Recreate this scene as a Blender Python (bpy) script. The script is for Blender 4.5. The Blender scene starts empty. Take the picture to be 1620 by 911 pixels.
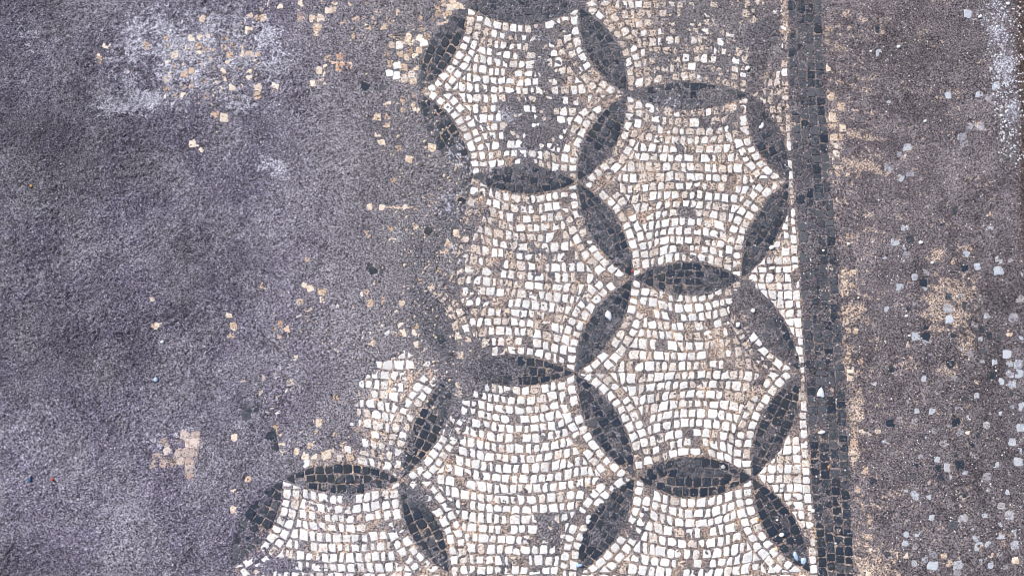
import bpy, math, random
import numpy as np
from mathutils import Vector

R = math.radians
C = bpy.context.scene.collection
rng = np.random.default_rng(7)
random.seed(11)

# ------------------------------------------------------------------ camera, light, exposure
FPX, UC, VC, TILT, DIST = 1300.0, 810.0, 455.5, R(8.4), 1.3
cd = bpy.data.cameras.new('camera')
cam = bpy.data.objects.new('camera', cd); C.objects.link(cam)
cd.sensor_fit = 'HORIZONTAL'; cd.angle = 2 * math.atan(UC / FPX)
cd.clip_start = 0.01; cd.clip_end = 60
CY, CZ = -DIST * math.sin(TILT), DIST * math.cos(TILT)
bpy.context.scene.cycles.filter_width = 1.0
cam.location = (0, CY, CZ); cam.rotation_euler = (TILT, 0, 0)
bpy.context.scene.camera = cam

SUN_EL, SUN_AZ = R(42), R(-48)          # azimuth clockwise from +Y: light comes from the upper left
w = bpy.data.worlds.new('World'); bpy.context.scene.world = w; w.use_nodes = True
nt = w.node_tree; nt.nodes.clear()
sky = nt.nodes.new('ShaderNodeTexSky'); sky.sky_type = 'NISHITA'; sky.sun_disc = False
sky.sun_elevation = SUN_EL; sky.sun_rotation = SUN_AZ
sky.air_density = 1.0; sky.dust_density = 3.0
bg = nt.nodes.new('ShaderNodeBackground'); bg.inputs['Strength'].default_value = 0.085
wo = nt.nodes.new('ShaderNodeOutputWorld')
nt.links.new(sky.outputs[0], bg.inputs[0]); nt.links.new(bg.outputs[0], wo.inputs[0])
sd_ = bpy.data.lights.new('sun', 'SUN'); sd_.energy = 3.5; sd_.angle = R(7); sd_.color = (1.0, 0.95, 0.88)
sun = bpy.data.objects.new('sun', sd_); C.objects.link(sun)
sdir = Vector((math.sin(SUN_AZ) * math.cos(SUN_EL), math.cos(SUN_AZ) * math.cos(SUN_EL), math.sin(SUN_EL)))
sun.rotation_euler = sdir.to_track_quat('Z', 'Y').to_euler(); sun.location = sdir * 5
vs = bpy.context.scene.view_settings
bpy.context.scene.display_settings.display_device = 'sRGB'
vs.view_transform = 'Standard'; vs.look = 'None'; vs.exposure = 0.40; vs.gamma = 1.0

# ------------------------------------------------------------------ photo pixel <-> floor plane (metres)
ct, st = math.cos(TILT), math.sin(TILT)
def at(p):
    p = np.asarray(p, float)
    a = (p[..., 0] - UC) / FPX; b = -(p[..., 1] - VC) / FPX
    t = CZ / (ct - b * st)
    return np.stack([t * a, CY + t * (b * ct + st)], -1)
def px(X, Y):
    dy, dz = Y - CY, -CZ
    zz = dy * st - dz * ct
    return UC + FPX * X / zz, VC - FPX * (dy * ct + dz * st) / zz
def persp(v):                                   # local size of a tessera in the photo
    return 1.0 + (v - 455) * 1.14e-4

# ------------------------------------------------------------------ noise
def vnoise(x, y, s, seed):
    g = np.random.default_rng(seed).uniform(-1, 1, (256, 256)).astype(np.float32)
    x = x / s + seed * 3.17; y = y / s - seed * 1.73
    xi = np.floor(x).astype(np.int64); yi = np.floor(y).astype(np.int64)
    fx = (x - xi); fy = (y - yi)
    fx = fx * fx * (3 - 2 * fx); fy = fy * fy * (3 - 2 * fy)
    a = g[yi & 255, xi & 255]; b = g[yi & 255, (xi + 1) & 255]
    c = g[(yi + 1) & 255, xi & 255]; d = g[(yi + 1) & 255, (xi + 1) & 255]
    return (a * (1 - fx) + b * fx) * (1 - fy) + (c * (1 - fx) + d * fx) * fy
def fbm(x, y, s, seed, o=3):
    r, k, t = 0, 1.0, 0
    for i in range(o):
        c_, s_ = math.cos(0.6 * i + seed), math.sin(0.6 * i + seed)
        r = r + k * vnoise(x * c_ - y * s_, x * s_ + y * c_, s / 2 ** i, seed + 17 * i); t += k; k *= 0.55
    return r / t * 1.35
def sm(a, b, x):
    t = np.clip((x - a) / (b - a), 0, 1); return t * t * (3 - 2 * t)

# ------------------------------------------------------------------ the pattern: nodes, ovals, hexagons (photo pixels)
N = dict(A=(740, 12), B=(916, 11), C=(664, 146), D=(991, 149), E=(746, 280), F=(913, 288), G=(1185, 151), H=(1249, 285),
         I=(649, 437), J=(1001, 440), K=(1173, 441), L=(720, 583), M=(910, 590), N=(1266, 587), P=(634, 759), Q=(1005, 755),
         R=(1190, 755), S=(711, 907), T=(913, 907), U=(1283, 907), V=(447, 757), W=(366, 897), X=(365, 612), Y=(480, 437),
         Z=(490, 146), b1=(630, 1068), b2=(440, 1068), b3=(1005, 1068), b4=(1197, 1068), u1=(985, -120), u2=(1180, -120), u3=(1246, 12),
         AC=(402, 285), S2=(711, 926), T2=(913, 926))
N = {k: np.array(v, float) for k, v in N.items()}
# oval: nodes, half widths to the left / right of a->b (image y down), how well exposed, label
OV = [
 ('A', 'B', 25, 27, .22, 'grey filmed dark oval cut by the photo\'s top edge above the holed white hexagon'),
 ('A', 'C', 19, 26, .30, 'dirt-covered dark oval at upper left with loose navy tesserae showing through'),
 ('B', 'D', 25, 25, .34, 'slate oval under smooth grey film, upper right of the holed white hexagon'),
 ('C', 'E', 22, 24, .26, 'nearly buried dark oval, lower left of the holed white hexagon'),
 ('D', 'F', 24, 24, .62, 'dark oval between the holed hexagon and the hexagon touching the border bulge, joints showing'),
 ('E', 'F', 22, 24, .58, 'flat dark oval straight below the holed white hexagon, its upper left whitened'),
 ('D', 'G', 22, 22, .16, 'horizontal dark oval almost wholly under brown grime in the upper right'),
 ('G', 'H', 20, 26, .28, 'grimy dark oval against the border, small white shard lying on it'),
 ('H', 'K', 22, 24, .40, 'filmed dark oval beside the border, above the triangle of small white tesserae'),
 ('F', 'J', 26, 24, .55, 'dark oval slanting between the stained cream hexagon and the border-side hexagon'),
 ('J', 'K', 27, 25, .72, 'lens-shaped dark oval with a tan joint, midway down beside the border'),
 ('J', 'M', 22, 26, .45, 'dark oval with a pale blue chip lying on it'),
 ('I', 'L', 24, 24, .34, 'smeared dark oval on the ragged left side of the stained cream hexagon'),
 ('E', 'I', 22, 22, .16, 'buried dark oval with only two navy tesserae showing near the tan joint line'),
 ('L', 'M', 25, 24, .80, 'half-buried dark oval, right half clean and left half under grey mud'),
 ('L', 'P', 24, 22, .95, 'dark oval on the lower left with bright tan joints and a muddy middle'),
 ('M', 'Q', 26, 25, .74, 'large clean dark oval with three rows of tesserae and tan joints, lower centre'),
 ('N', 'R', 24, 26, .62, 'dark oval beside the border with tan joints, above the lowest white triangle'),
 ('K', 'N', 22, 26, .20, 'dark oval lost under smooth brown film beside two white pebbles'),
 ('Q', 'R', 34, 33, .82, 'widest dark oval, eye-shaped, with a grey bald patch at its centre'),
 ('Q', 'T', 24, 30, .70, 'dark oval running off the bottom centre edge, blue chip at its foot'),
 ('P', 'S', 22, 28, .86, 'dark oval at bottom left whose top end is smooth grey mud'),
 ('V', 'P', 26, 24, .82, 'horizontal navy oval at lower left with broken upper edge'),
 ('V', 'W', 24, 26, .62, 'scattered navy oval at the far bottom left dissolving into the mud'),
 ('R', 'U', 24, 27, .84, 'dark oval at bottom right carrying white and blue pebbles'),
]
HW = {}
def bulge(a, b, h):
    t = np.linspace(0, 1, 41)[:, None]
    d = b - a; n = np.array([d[1], -d[0]]) / np.hypot(*d)     # left of a->b on screen (y down)
    return a + d * t + n * h * 4 * t * (1 - t)
for a, b, hl, hr, *_ in OV:
    HW[(a, b)] = hl; HW[(b, a)] = hr
HW[('S2', 'T2')] = HW[('T2', 'S2')] = HW[('S2', 'P')] = HW[('P', 'S2')] = HW[('Q', 'T2')] = HW[('T2', 'Q')] = 26
HW[('S2', 'T2')] = HW[('T2', 'S2')] = 2
def edge(a, b, side):                          # polyline a->b bulged to the left (+1) or right (-1)
    h = HW.get((a, b) if side > 0 else (b, a), 23)
    return bulge(N[a], N[b], side * (h + 1.0))

# hexagon: TL TR R BR BL L, exposure, staining, label
HX = [
 ('ABDFEC', .98, .30, 'white hexagon with a grey hole worn through its middle, top centre'),
 ('EFJMLI', .92, .34, 'stained cream hexagon whose left side crumbles into fragments'),
 ('DGHKJF', .98, .34, 'bright white hexagon beside the border whose top rows are grimed over'),
 ('JKNRQM', .99, .30, 'white hexagon with tan right rows under brown film, above the eye-shaped oval'),
 (('L', 'M', 'Q', 'T2', 'S2', 'P'), .96, .10, 'large white hexagon at bottom centre, grey mud over its upper left'),
 ('YILPVX', .95, .28, 'small surviving wedge of white tesserae at left, above the navy oval'),
 (('V', 'P', 'S', 'b1', 'b2', 'W'), .88, .14, 'white hexagon cut off at bottom left, below the navy oval'),
 (('Q', 'R', 'U', 'b4', 'b3', 'T'), .99, .12, 'white hexagon cut off at the bottom edge, below the eye-shaped oval'),
 (('u1', 'u2', 'u3', 'G', 'D', 'B'), .70, .60, 'broken beige hexagon at the top right, mostly lost under grime'),
]

def interp_line(y, xs, ys):
    o = np.argsort(ys); return np.interp(y, ys[o], xs[o])
def offset_poly(pl, d):                        # positive d moves right of travel on screen (y down)
    g = np.gradient(pl, axis=0); g /= np.maximum(1e-6, np.hypot(g[:, 0], g[:, 1]))[:, None]
    return pl + np.stack([-g[:, 1], g[:, 0]], -1) * d
def arclen(pl):
    s = np.r_[0, np.cumsum(np.hypot(*np.diff(pl, axis=0).T))]; return s
def along(pl, s, q):
    return np.stack([np.interp(q, s, pl[:, 0]), np.interp(q, s, pl[:, 1])], -1)
def clip(poly, p, n):                          # keep the side where (x-p).n >= 0
    out = []
    for i in range(len(poly)):
        a, b = poly[i], poly[(i + 1) % len(poly)]
        da, db = np.dot(a - p, n), np.dot(b - p, n)
        if da >= 0: out.append(a)
        if (da >= 0) != (db >= 0): out.append(a + (b - a) * da / (da - db))
    return out
def area(q):
    q = np.asarray(q); return 0.5 * np.sum(q[:, 0] * np.roll(q[:, 1], -1) - np.roll(q[:, 0], -1) * q[:, 1])
def cuts(total, step, jit=0.30):
    if total < step * 0.7: return np.array([0, total])
    n = max(1, int(round(total / step)))
    ww = 1 + rng.uniform(-jit, jit, n); return np.r_[0, np.cumsum(ww / ww.sum() * total)]

def shape(q, gap, jit):
    """a laid tessera: shrink the slot by the joint, knock the corners about, add a point in each side"""
    q = np.asarray(q, float)
    if area(q) < 0: q = q[::-1]
    c = q.mean(0)
    out = []
    n = len(q)
    m = []
    for i in range(n):                          # inward offset of each side
        a, b = q[i], q[(i + 1) % n]; d = b - a; L = np.hypot(*d)
        if L < 1e-6: continue
        g = gap * rng.uniform(.45, 1.6)
        m.append((a, np.array([-d[1], d[0]]) / L, g))
    p = [v for v in q]
    for a, nn, g in m:
        p = clip(p, a + nn * g, nn)
        if len(p) < 3: return None
    p = np.array(p)
    if area(p) < 22: return None
    # drop tiny sides
    keep = [i for i in range(len(p)) if np.hypot(*(p[i] - p[i - 1])) > 1.2]
    p = p[keep]
    if len(p) < 3: return None
    for i in range(len(p)):
        a, b, prev = p[i], p[(i + 1) % len(p)], p[i - 1]
        cj = a + rng.normal(0, jit, 2)
        r = rng.random()
        if r < .42:                             # chipped or rounded corner
            f = rng.uniform(.12, .3); out.append(a + (prev - a) * f); out.append(a + (b - a) * f * rng.uniform(.6, 1.2))
        else:
            out.append(cj)
        d = b - a; nn = np.array([-d[1], d[0]]) / max(1e-6, np.hypot(*d))
        out.append((a + b) / 2 + nn * rng.normal(0.1, jit * .55))
    return np.array(out)

TILES = []                                      # (outline, owner key, material key)
def lay(q, owner, mat, gap=1.5, jit=.95):
    q = np.asarray(q, float); c = q.mean(0)
    if not (-16 < c[0] < 1636 and -16 < c[1] < 927): return
    s = shape(q, gap, jit)
    if s is not None: TILES.append((s, owner, mat))

def fill_oval(i):
    a, b, hl, hr, ex, lab = OV[i]
    A_, B_ = N[a], N[b]; Lg = np.hypot(*(B_ - A_)); k = persp((A_[1] + B_[1]) / 2)
    step = 14.6 * k
    d = (B_ - A_) / Lg; n = np.array([d[1], -d[0]])
    def pt(s, f):
        t = np.clip(s / Lg, 0, 1); e = 4 * t * (1 - t)
        return A_ + d * s + n * ((hl - 1) * e * (1 - f) - (hr - 1) * e * f)
    nmax = max(2, int(round((hl + hr) / (14.4 * k))))
    base = 4 + cuts(Lg - 8, step, .14)
    shifts = [base] + [np.r_[base[0], base[1:-1] + rng.uniform(-5, 5) + rng.uniform(-1.5, 1.5, len(base) - 2), base[-1]] for _ in range(nmax - 1)]
    for j in range(nmax):
        f0, f1 = j / nmax, (j + 1) / nmax
        cs = shifts[j]
        for s0, s1 in zip(cs[:-1], cs[1:]):
            t = (s0 + s1) / 2 / Lg; wd = (hl + hr) * 4 * t * (1 - t)
            nn = int(np.clip(round(wd / (13.2 * k)), 1, nmax))
            if nn == nmax: g0, g1 = f0, f1
            elif nn == 1 and j == 0: g0, g1 = 0, 1
            elif nn == 2 and j in (0, nmax - 1): g0, g1 = (0, .5) if j == 0 else (.5, 1)
            elif nn > 2 and j < nn: g0, g1 = j / nn, (j + 1) / nn
            else: continue
            lay([pt(s0, g0), pt(s1, g0), pt(s1, g1), pt(s0, g1)], ('oval', i), 'dark', .85, .55)

def fill_hex(i):
    keys, ex, stn, lab = HX[i]
    TL, TR, Rr, BR, BL, L = [N[k] for k in keys]
    kTL, kTR, kR, kBR, kBL, kL = keys
    top = edge(kTL, kTR, -1); bot = edge(kBL, kBR, 1)
    lu = edge(kTL, kL, 1); ll = edge(kL, kBL, 1)      # inside lies to the left of TL->L? (fixed below)
    ru = edge(kTR, kR, -1); rl = edge(kR, kBR, -1)
    k = persp((TL[1] + BR[1]) / 2); step = 14.3 * k
    cx = (TL[0] + TR[0]) / 2
    xm_t, hf_t, bg_t = (TL[0] + TR[0]) / 2, (TR[0] - TL[0]) / 2, HW.get((kTR, kTL), 23)
    xm_b, hf_b, bg_b = (BL[0] + BR[0]) / 2, (BR[0] - BL[0]) / 2, HW.get((kBL, kBR), 23)
    def ytop(x): return TL[1] + (TR[1] - TL[1]) * (x - TL[0]) / (TR[0] - TL[0]) + bg_t * np.maximum(-.25, 1 - ((x - xm_t) / hf_t) ** 2)
    def ybot(x): return BL[1] + (BR[1] - BL[1]) * (x - BL[0]) / (BR[0] - BL[0]) - bg_b * np.maximum(-.25, 1 - ((x - xm_b) / hf_b) ** 2)
    nc = 2
    for pl, sgn, node, up in ((lu, -1, L, True), (ll, -1, L, False), (ru, 1, Rr, True), (rl, 1, Rr, False)):
        for c in range(nc):
            o0 = offset_poly(pl, sgn * c * step); o1 = offset_poly(pl, sgn * (c + 1) * step)
            s0 = arclen(o0); s1 = arclen(o1)
            cu = cuts(1.0, step / s0[-1], .2)
            for u0, u1 in zip(cu[:-1], cu[1:]):
                q = [along(o0, s0, u0 * s0[-1]), along(o0, s0, u1 * s0[-1]), along(o1, s1, u1 * s1[-1]), along(o1, s1, u0 * s1[-1])]
                q = clip(q, node, np.array([0, -1.0 if up else 1.0]))
                if len(q) < 3: continue
                xq = np.mean([v[0] for v in q]); sl = 1.0
                e = ytop if up else ybot
                yy, dy = e(xq), (e(xq + 1) - e(xq - 1)) / 2
                nn = np.array([-dy, 1.0]) * (1 if up else -1)
                q = clip(q, np.array([xq, yy]), nn)
                # right and left halves meet in the middle of the hexagon only
                if len(q) < 3: continue
                lay(q, ('hex', i), 'white')
    # inner rows
    li = np.vstack([offset_poly(lu, -nc * step), offset_poly(ll, -nc * step)])
    ri = np.vstack([offset_poly(ru, nc * step), offset_poly(rl, nc * step)])
    ym = (TL[1] + BL[1]) / 2
    def side(pu, pl_, yn):
        ya = np.linspace(min(pu[:, 1].min(), yn - 200), yn, 120)
        xa = interp_line(ya, pu[:, 0], pu[:, 1])
        yb = np.linspace(yn, max(pl_[:, 1].max(), yn + 200), 120)
        xb = interp_line(yb, pl_[:, 0], pl_[:, 1])
        return np.r_[ya, yb], np.r_[xa, xb]
    yl, xl = side(offset_poly(lu, -nc * step), offset_poly(ll, -nc * step), L[1])
    yr, xr = side(offset_poly(ru, nc * step), offset_poly(rl, nc * step), Rr[1])
    H0 = ybot(cx) - ytop(cx); nr = int(round(H0 / (14.9 * k)))
    fr = cuts(1.0, 1 / nr, .07)
    xs = np.arange(min(L[0], Rr[0]) - 5, max(L[0], Rr[0]) + 5, 1.0)
    wob = [vnoise(xs, xs * 0, 40, 300 + 13 * i + j) * 1.1 for j in range(len(fr))]
    curves = [ytop(xs) * (1 - f) + ybot(xs) * f + (wob[j] if 0 < j < len(fr) - 1 else 0) for j, f in enumerate(fr)]
    def lim(cv):
        inside = (xs > np.interp(cv, yl, xl)) & (xs < np.interp(cv, yr, xr))
        if inside.sum() < 6: return None
        w_ = xs[inside]; return w_[0], w_[-1]
    for j in range(len(fr) - 1):
        a, b = lim(curves[j]), lim(curves[j + 1])
        if a is None and b is None: continue
        a = a or b; b = b or a
        lo, hi = min(a[0], b[0]), max(a[1], b[1])
        cu = lo + cuts(hi - lo, step * .93, .3)
        tw = vnoise(np.array([j * 1.0]), np.array([0.0]), 3, 50 + i)[0] * 1.5
        for x0, x1 in zip(cu[:-1], cu[1:]):
            t0, t1 = max(x0, a[0]), min(x1, a[1]); b0, b1 = max(x0, b[0]), min(x1, b[1])
            if t1 - t0 < 2 and b1 - b0 < 2: continue
            t1 = max(t1, t0 + .5); b1 = max(b1, b0 + .5)
            f = lambda x, cv: np.array([x, np.interp(x, xs, cv)])
            lay([f(t0 + tw, curves[j]), f(t1 + tw, curves[j]), f(b1 - tw, curves[j + 1]), f(b0 - tw, curves[j + 1])], ('hex', i), 'white')

for i in range(len(HX)): fill_hex(i)
for i in range(len(OV)): fill_oval(i)

# border: a single line of white tesserae, a band of four dark columns, a ragged pale line beyond
def xline(y): return np.interp(y, [0, 150, 300, 420, 600, 700, 780, 911, 930], [1239, 1240, 1249, 1255, 1262, 1268, 1273, 1285, 1287])
def xb0(y): return np.interp(y, [0, 150, 300, 420, 600, 700, 780, 911, 930], [1246, 1250, 1258, 1266, 1275, 1280, 1285, 1296, 1298])
def xb1(y): return np.interp(y, [0, 150, 300, 450, 600, 911, 930], [1300, 1305, 1318, 1327, 1337, 1352, 1353])
yy = -10 + cuts(950, 14.6, .2)
for y0, y1 in zip(yy[:-1], yy[1:]):
    k = persp(y0); wl = 12.5 * k if rng.random() < .8 else 9
    if 155 < y0 < 330: wl = 8.5
    lay([(xb0(y0) - 1 - wl, y0), (xb0(y0) - 1, y0), (xb0(y1) - 1, y1), (xb0(y1) - 1 - wl, y1)], ('line', 0), 'white', 1.0, .6)
for c in range(4):
    yy = -14 + rng.uniform(0, 8) + cuts(955, 14.6, .14)
    for y0, y1 in zip(yy[:-1], yy[1:]):
        f0, f1 = c / 4, (c + 1) / 4
        P_ = lambda y, f: (xb0(y) + (xb1(y) - xb0(y)) * f, y)
        lay([P_(y0, f0), P_(y0, f1), P_(y1, f1), P_(y1, f0)], ('band', 0), 'dark', .85, .55)
yy = -10 + cuts(950, 14.8, .2)
for y0, y1 in zip(yy[:-1], yy[1:]):
    for c in range(2):
        if c == 1 and rng.random() < .35: continue
        x0 = xb1(y0) + 3 + c * 14.5
        lay([(x0, y0), (x0 + 14, y0), (x0 + 14, y1), (x0, y1)], ('outer', 0), 'cream', 1.1, .8)

# triangles between the ovals and the border line
def fill_tri(i, tip, yt, yb, upper, lower, n_dark):
    k = persp(tip[1]); step = 14.2 * k
    nx0 = lambda y: np.interp(y, upper[:, 1], upper[:, 0]) if y < tip[1] else np.interp(y, lower[:, 1], lower[:, 0])
    yy = yt + cuts(yb - yt, step, .12)
    for y0, y1 in zip(yy[:-1], yy[1:]):
        hi = (xb0((y0 + y1) / 2) - 1 - 12.5 * k)
        a, b = nx0(y0) + 1, nx0(y1) + 1
        lo = min(a, b)
        if hi - lo < 5: continue
        cu = hi - cuts(hi - lo, step * .95, .2)
        for x1, x0 in zip(cu[:-1], cu[1:]):
            t0, b0 = max(x0, min(a, x1 - .5)), max(x0, min(b, x1 - .5))
            lay([(t0, y0 + rng.normal(0, .8)), (x1, y0 + rng.normal(0, .8)), (x1, y1), (b0, y1)], ('tri', i), 'white', 1.1, .7)
def rev(p): return p[np.argsort(p[:, 1])]
o_right = lambda a, b: rev(bulge(N[a], N[b], HW[(a, b)]))
TRI = [
 ('beige triangle of tesserae wedged against the border near the top', N['G'], 96, 210, rev(bulge(N['G'], N['u3'], -23)), rev(bulge(N['G'], N['H'], 20))),
 ('white triangle of small tesserae wedged against the border at mid height', N['K'], 340, 560, rev(bulge(N['H'], N['K'], 22)), rev(bulge(N['K'], N['N'], 22))),
 ('lowest white triangle of tesserae wedged against the border, near the bottom', N['R'], 690, 850, rev(bulge(N['N'], N['R'], 24)), rev(bulge(N['R'], N['U'], 24))),
]
for i, (lab, tip, yt, yb, up, lo) in enumerate(TRI): fill_tri(i, tip, yt, yb, up, lo, 0)

# single tesserae and fragments set in the mud
def frag(x, y, s, owner, mat, rot=None, wide=1.0, ex=.55):
    r = rng.uniform(-.35, .35) if rot is None else rot
    c_, s_ = math.cos(r), math.sin(r); h = s / 2
    q = [(x + c_ * dx * wide - s_ * dy, y + s_ * dx * wide + c_ * dy) for dx, dy in ((-h, -h), (h, -h), (h, h), (-h, h))]
    TILES_SINGLE.append((x, y, s, ex)); lay(q, owner, mat, .3, .9)
TILES_SINGLE = []
F_GRID = [(277,74),(290,76),(301,74),(313,74),(326,75),(355,75),(385,76),(277,87),(301,90),(315,85),(334,78),(275,103),(290,105),(317,101),(332,92),(347,99),(360,101),(364,87),(271,118),(292,118),
          (382,110),(327,128),(341,129),(334,141),(349,141)]
F_GRID += [(gx_, gy_) for gx_ in range(264, 410, 13) for gy_ in range(60, 152, 13) if random.random() < .62 and min(math.hypot(gx_ - a, gy_ - b) for a, b in F_GRID) > 9.5]
F_CREAM = [(201,112),(170,71),(152,86),(157,95),(122,86),(230,72),(320,29),(367,45),(395,27),(392,49),(340,181),(355,187),(307,227),(318,237),
  (415,5),(426,7),(433,5),(443,10),(414,17),(410,29),(416,28),(476,4),(488,5),(473,13),(486,16),(476,28),(494,30),(509,30),(492,45),(502,43),(500,55),
  (411,141),(435,139),(408,152),(409,124),(505,112),(512,115),(509,130),(495,132),(518,94),(517,108),
  (245,512),(240,470),(362,497),(369,517),(365,530),(250,516),(360,693),(371,692),(392,758),(395,773),(372,778),(352,803),(370,806),(190,673),
  (481,451),(491,456),(509,461),(510,474),(487,487),(474,479),(415,451),(487,412),(418,390),(588,361),(606,361),(620,361),(581,371),(622,382),(622,393),(605,413),(620,420),
  (657,361),(702,400),(711,384),(722,368),(624,491),(636,480),(632,499),(604,460),(607,476),(584,479),(579,462),(665,445),(676,418),(713,440),(694,427),(589,542),(588,552),
  (657,545),(637,516),(657,517),(656,526),(636,527),(622,521),(630,532),(612,163),(626,163),(639,158),(611,183),(596,184),(622,183),(637,173),(652,166),(658,176),(655,151),(635,184),
  (613,196),(599,211),(604,225),(617,242),(604,240),(630,235),(683,234),(647,252),(653,199),(624,250),(622,287),(729,260),(686,286),(684,310),(681,321),
  (532,629),(505,668),(500,684),(530,687),(529,699),(542,702),(558,702),(491,706),(469,714),(484,721),(496,720),(517,720),(554,723),(467,728),(370,692),(440,677),(442,684),(447,706),(585,327),(605,328),(620,328),(640,328),(660,329)]
F_ORANGE = [(444,512),(438,522),(452,520),(444,533),(448,547),(421,548),(431,558),(445,558),(437,575),(449,574),(436,591),(538,90),(530,103),(542,102),(552,104),(536,114),(546,114)]
F_PINK = [(312,700),(292,688),(300,730),(262,725),(285,728),(246,727),(258,700),(310,690),(300,742),(250,716),(265,711),(280,701),(295,716),(300,701),(307,716),(255,733),(240,733),(272,731),(280,715),(300,751)]
F_TOP = [(529,3),(555,6),(567,5),(580,9),(593,7),(519,17),(527,16),(540,16),(554,19),(594,15),(605,19),(616,17),(632,19),(645,18),(532,29),(544,34),(562,32),(575,32),(588,29),(602,32),(615,31),
  (642,31),(652,29),(667,29),(675,35),(581,42),(592,42),(608,43),(650,39),(663,40),(668,45),(542,41),(562,57),(578,57),(568,56),(646,57),(632,59),(620,60),(609,73),(619,71),(632,72),(645,66),(655,67),
  (670,67),(676,59),(663,60),(649,81),(663,80),(632,86),(644,91),(657,90),(611,86),(617,101),(628,104),(639,107),(657,106),(616,116),(627,120),(640,124),(652,118),(654,129),
  (688,44),(696,38),(705,32),(700,22),(692,10),(703,6),(712,12),(716,3),(722,10),(731,10),(694,20),(710,22),(686,30)]
WHITE_TOP = {(632,72),(628,104),(616,116),(627,120),(640,124),(652,118),(670,67)}
F_BLUE = [(1532,22),(1555,108),(1559,117),(1575,136),(1561,142),(1550,150),(1564,155),(1534,200),(1549,201),(1522,217),(1525,228),(1405,163),(1437,234),(1425,243),(1407,267),(1440,274),(1425,282),
  (1392,84),(1499,151),(1417,381),(1435,390),(1436,403),(1424,454),(1461,458),(1508,387),(1580,412),(1580,428),(1545,422),(1503,453),(1519,455),(1518,468),(1500,488),(1502,505),(1616,471),(1603,503),(1572,515),
  (1449,532),(1466,538),(1461,500),(1432,361),(1593,560),(1595,575),(1612,576),(1597,591),(1612,591),(1529,402),(1583,455),(1601,607),(1616,607),(1454,632),(1477,651),(1587,655),(1618,643),(1618,660),(1616,677),
  (1602,699),(1618,696),(1611,714),(1611,730),(1502,739),(1575,735),(1560,755),(1594,748),(1577,763),(1609,767),(1447,784),(1524,818),(1580,816),(1598,815),(1584,829),(1583,846),(1602,845),(1549,864),(1566,862),
  (1584,862),(1606,862),(1449,867),(1476,876),(1476,894),(1515,894),(1515,905),(1568,894),(1509,856),(1452,844),(1488,835),(1543,851),(1596,777),(1584,800)]
BLUE_STRONG = {(1532,22),(1575,136),(1549,201),(1522,217),(1437,234),(1407,267),(1417,381),(1580,412),(1580,428),(1500,488),(1502,505),(1603,503),(1616,471),(1572,515),(1449,532),(1466,538),(1595,575),(1612,576),(1597,591),
  (1612,591),(1593,560),(1477,651),(1616,677),(1602,699),(1611,730),(1502,739),(1560,755),(1524,818),(1598,815),(1583,846),(1602,845),(1566,862),(1584,862),(1606,862),(1549,864),(1476,894),(1515,894),(1447,784),(1618,643),(1601,607)}
F_DARK = [(605,141),(622,148),(578,138),(583,420),(590,428),(602,441),(607,427),(392,651),(402,645),(399,672),(390,658),(430,680),(431,692),(435,706),(427,690),(1440,378),(1465,532),(1508,830),(1461,447),(1519,735),(1513,668),(1536,155),(1391,46),(1503,575)]
for p in F_GRID: frag(*p, rng.uniform(9.5, 12), ('grid', 0), 'cream', rng.uniform(-.08, .08), 1.05, rng.uniform(.44, .68))
for p in F_CREAM: frag(*p, rng.uniform(10, 15), ('floor', 0), 'cream', None, rng.uniform(.8, 1.2), rng.uniform(.48, .74))
for p in F_ORANGE: frag(*p, 12, ('orange', 0 if p[1] > 300 else 1), 'orange', None, 1.0, .58)
for p in F_PINK: frag(*p, 16, ('pink', 0), 'pink', None, 1.0, .74)
for p in F_TOP: frag(*p, 13 if p in WHITE_TOP else 12.2, ('topleft', 0), 'white' if p in WHITE_TOP else 'cream', rng.uniform(-.2, .2), 1.0, .85 if p in WHITE_TOP else .62)
for p in F_BLUE: frag(*p, 14.5 if p in BLUE_STRONG else 12, ('edge', 0) if p[0] > 1545 and p[1] > 540 else ('floor', 0), 'blue', rng.uniform(-.2, .2), rng.uniform(.95, 1.2), .80 if p in BLUE_STRONG else .55)
for p in F_DARK: frag(*p, 14, ('floor', 0), 'dark', None, 1.0, .66)
F_FAINT = []
while len(F_FAINT) < 165:
    p = (rng.uniform(1375, 1618), rng.uniform(330, 905))
    if rng.random() < .25 + .75 * (p[1] > 440) * (p[0] > 1430) and min(math.hypot(p[0] - q[0], p[1] - q[1]) for q in F_BLUE + F_FAINT + F_DARK) > 13: F_FAINT.append(p)
for p in F_FAINT: frag(*p, rng.uniform(9, 13), ('floor', 0), ('blue', 'blue', 'blue', 'cream', 'dark')[rng.integers(5)], rng.uniform(-.2, .2), 1.0, rng.uniform(.46, .62))

_s = np.array([t[:2] for t in TILES_SINGLE]); _keep = []
for t in TILES:
    c_ = t[0].mean(0); d_ = np.hypot(*(_s - c_).T).min()
    if d_ < 11.5 and (d_ > 3 or t[1][0] in ('hex', 'oval')) and t[1][0] in ('hex', 'oval', 'tri'): continue
    _keep.append(t)
TILES[:] = _keep
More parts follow.
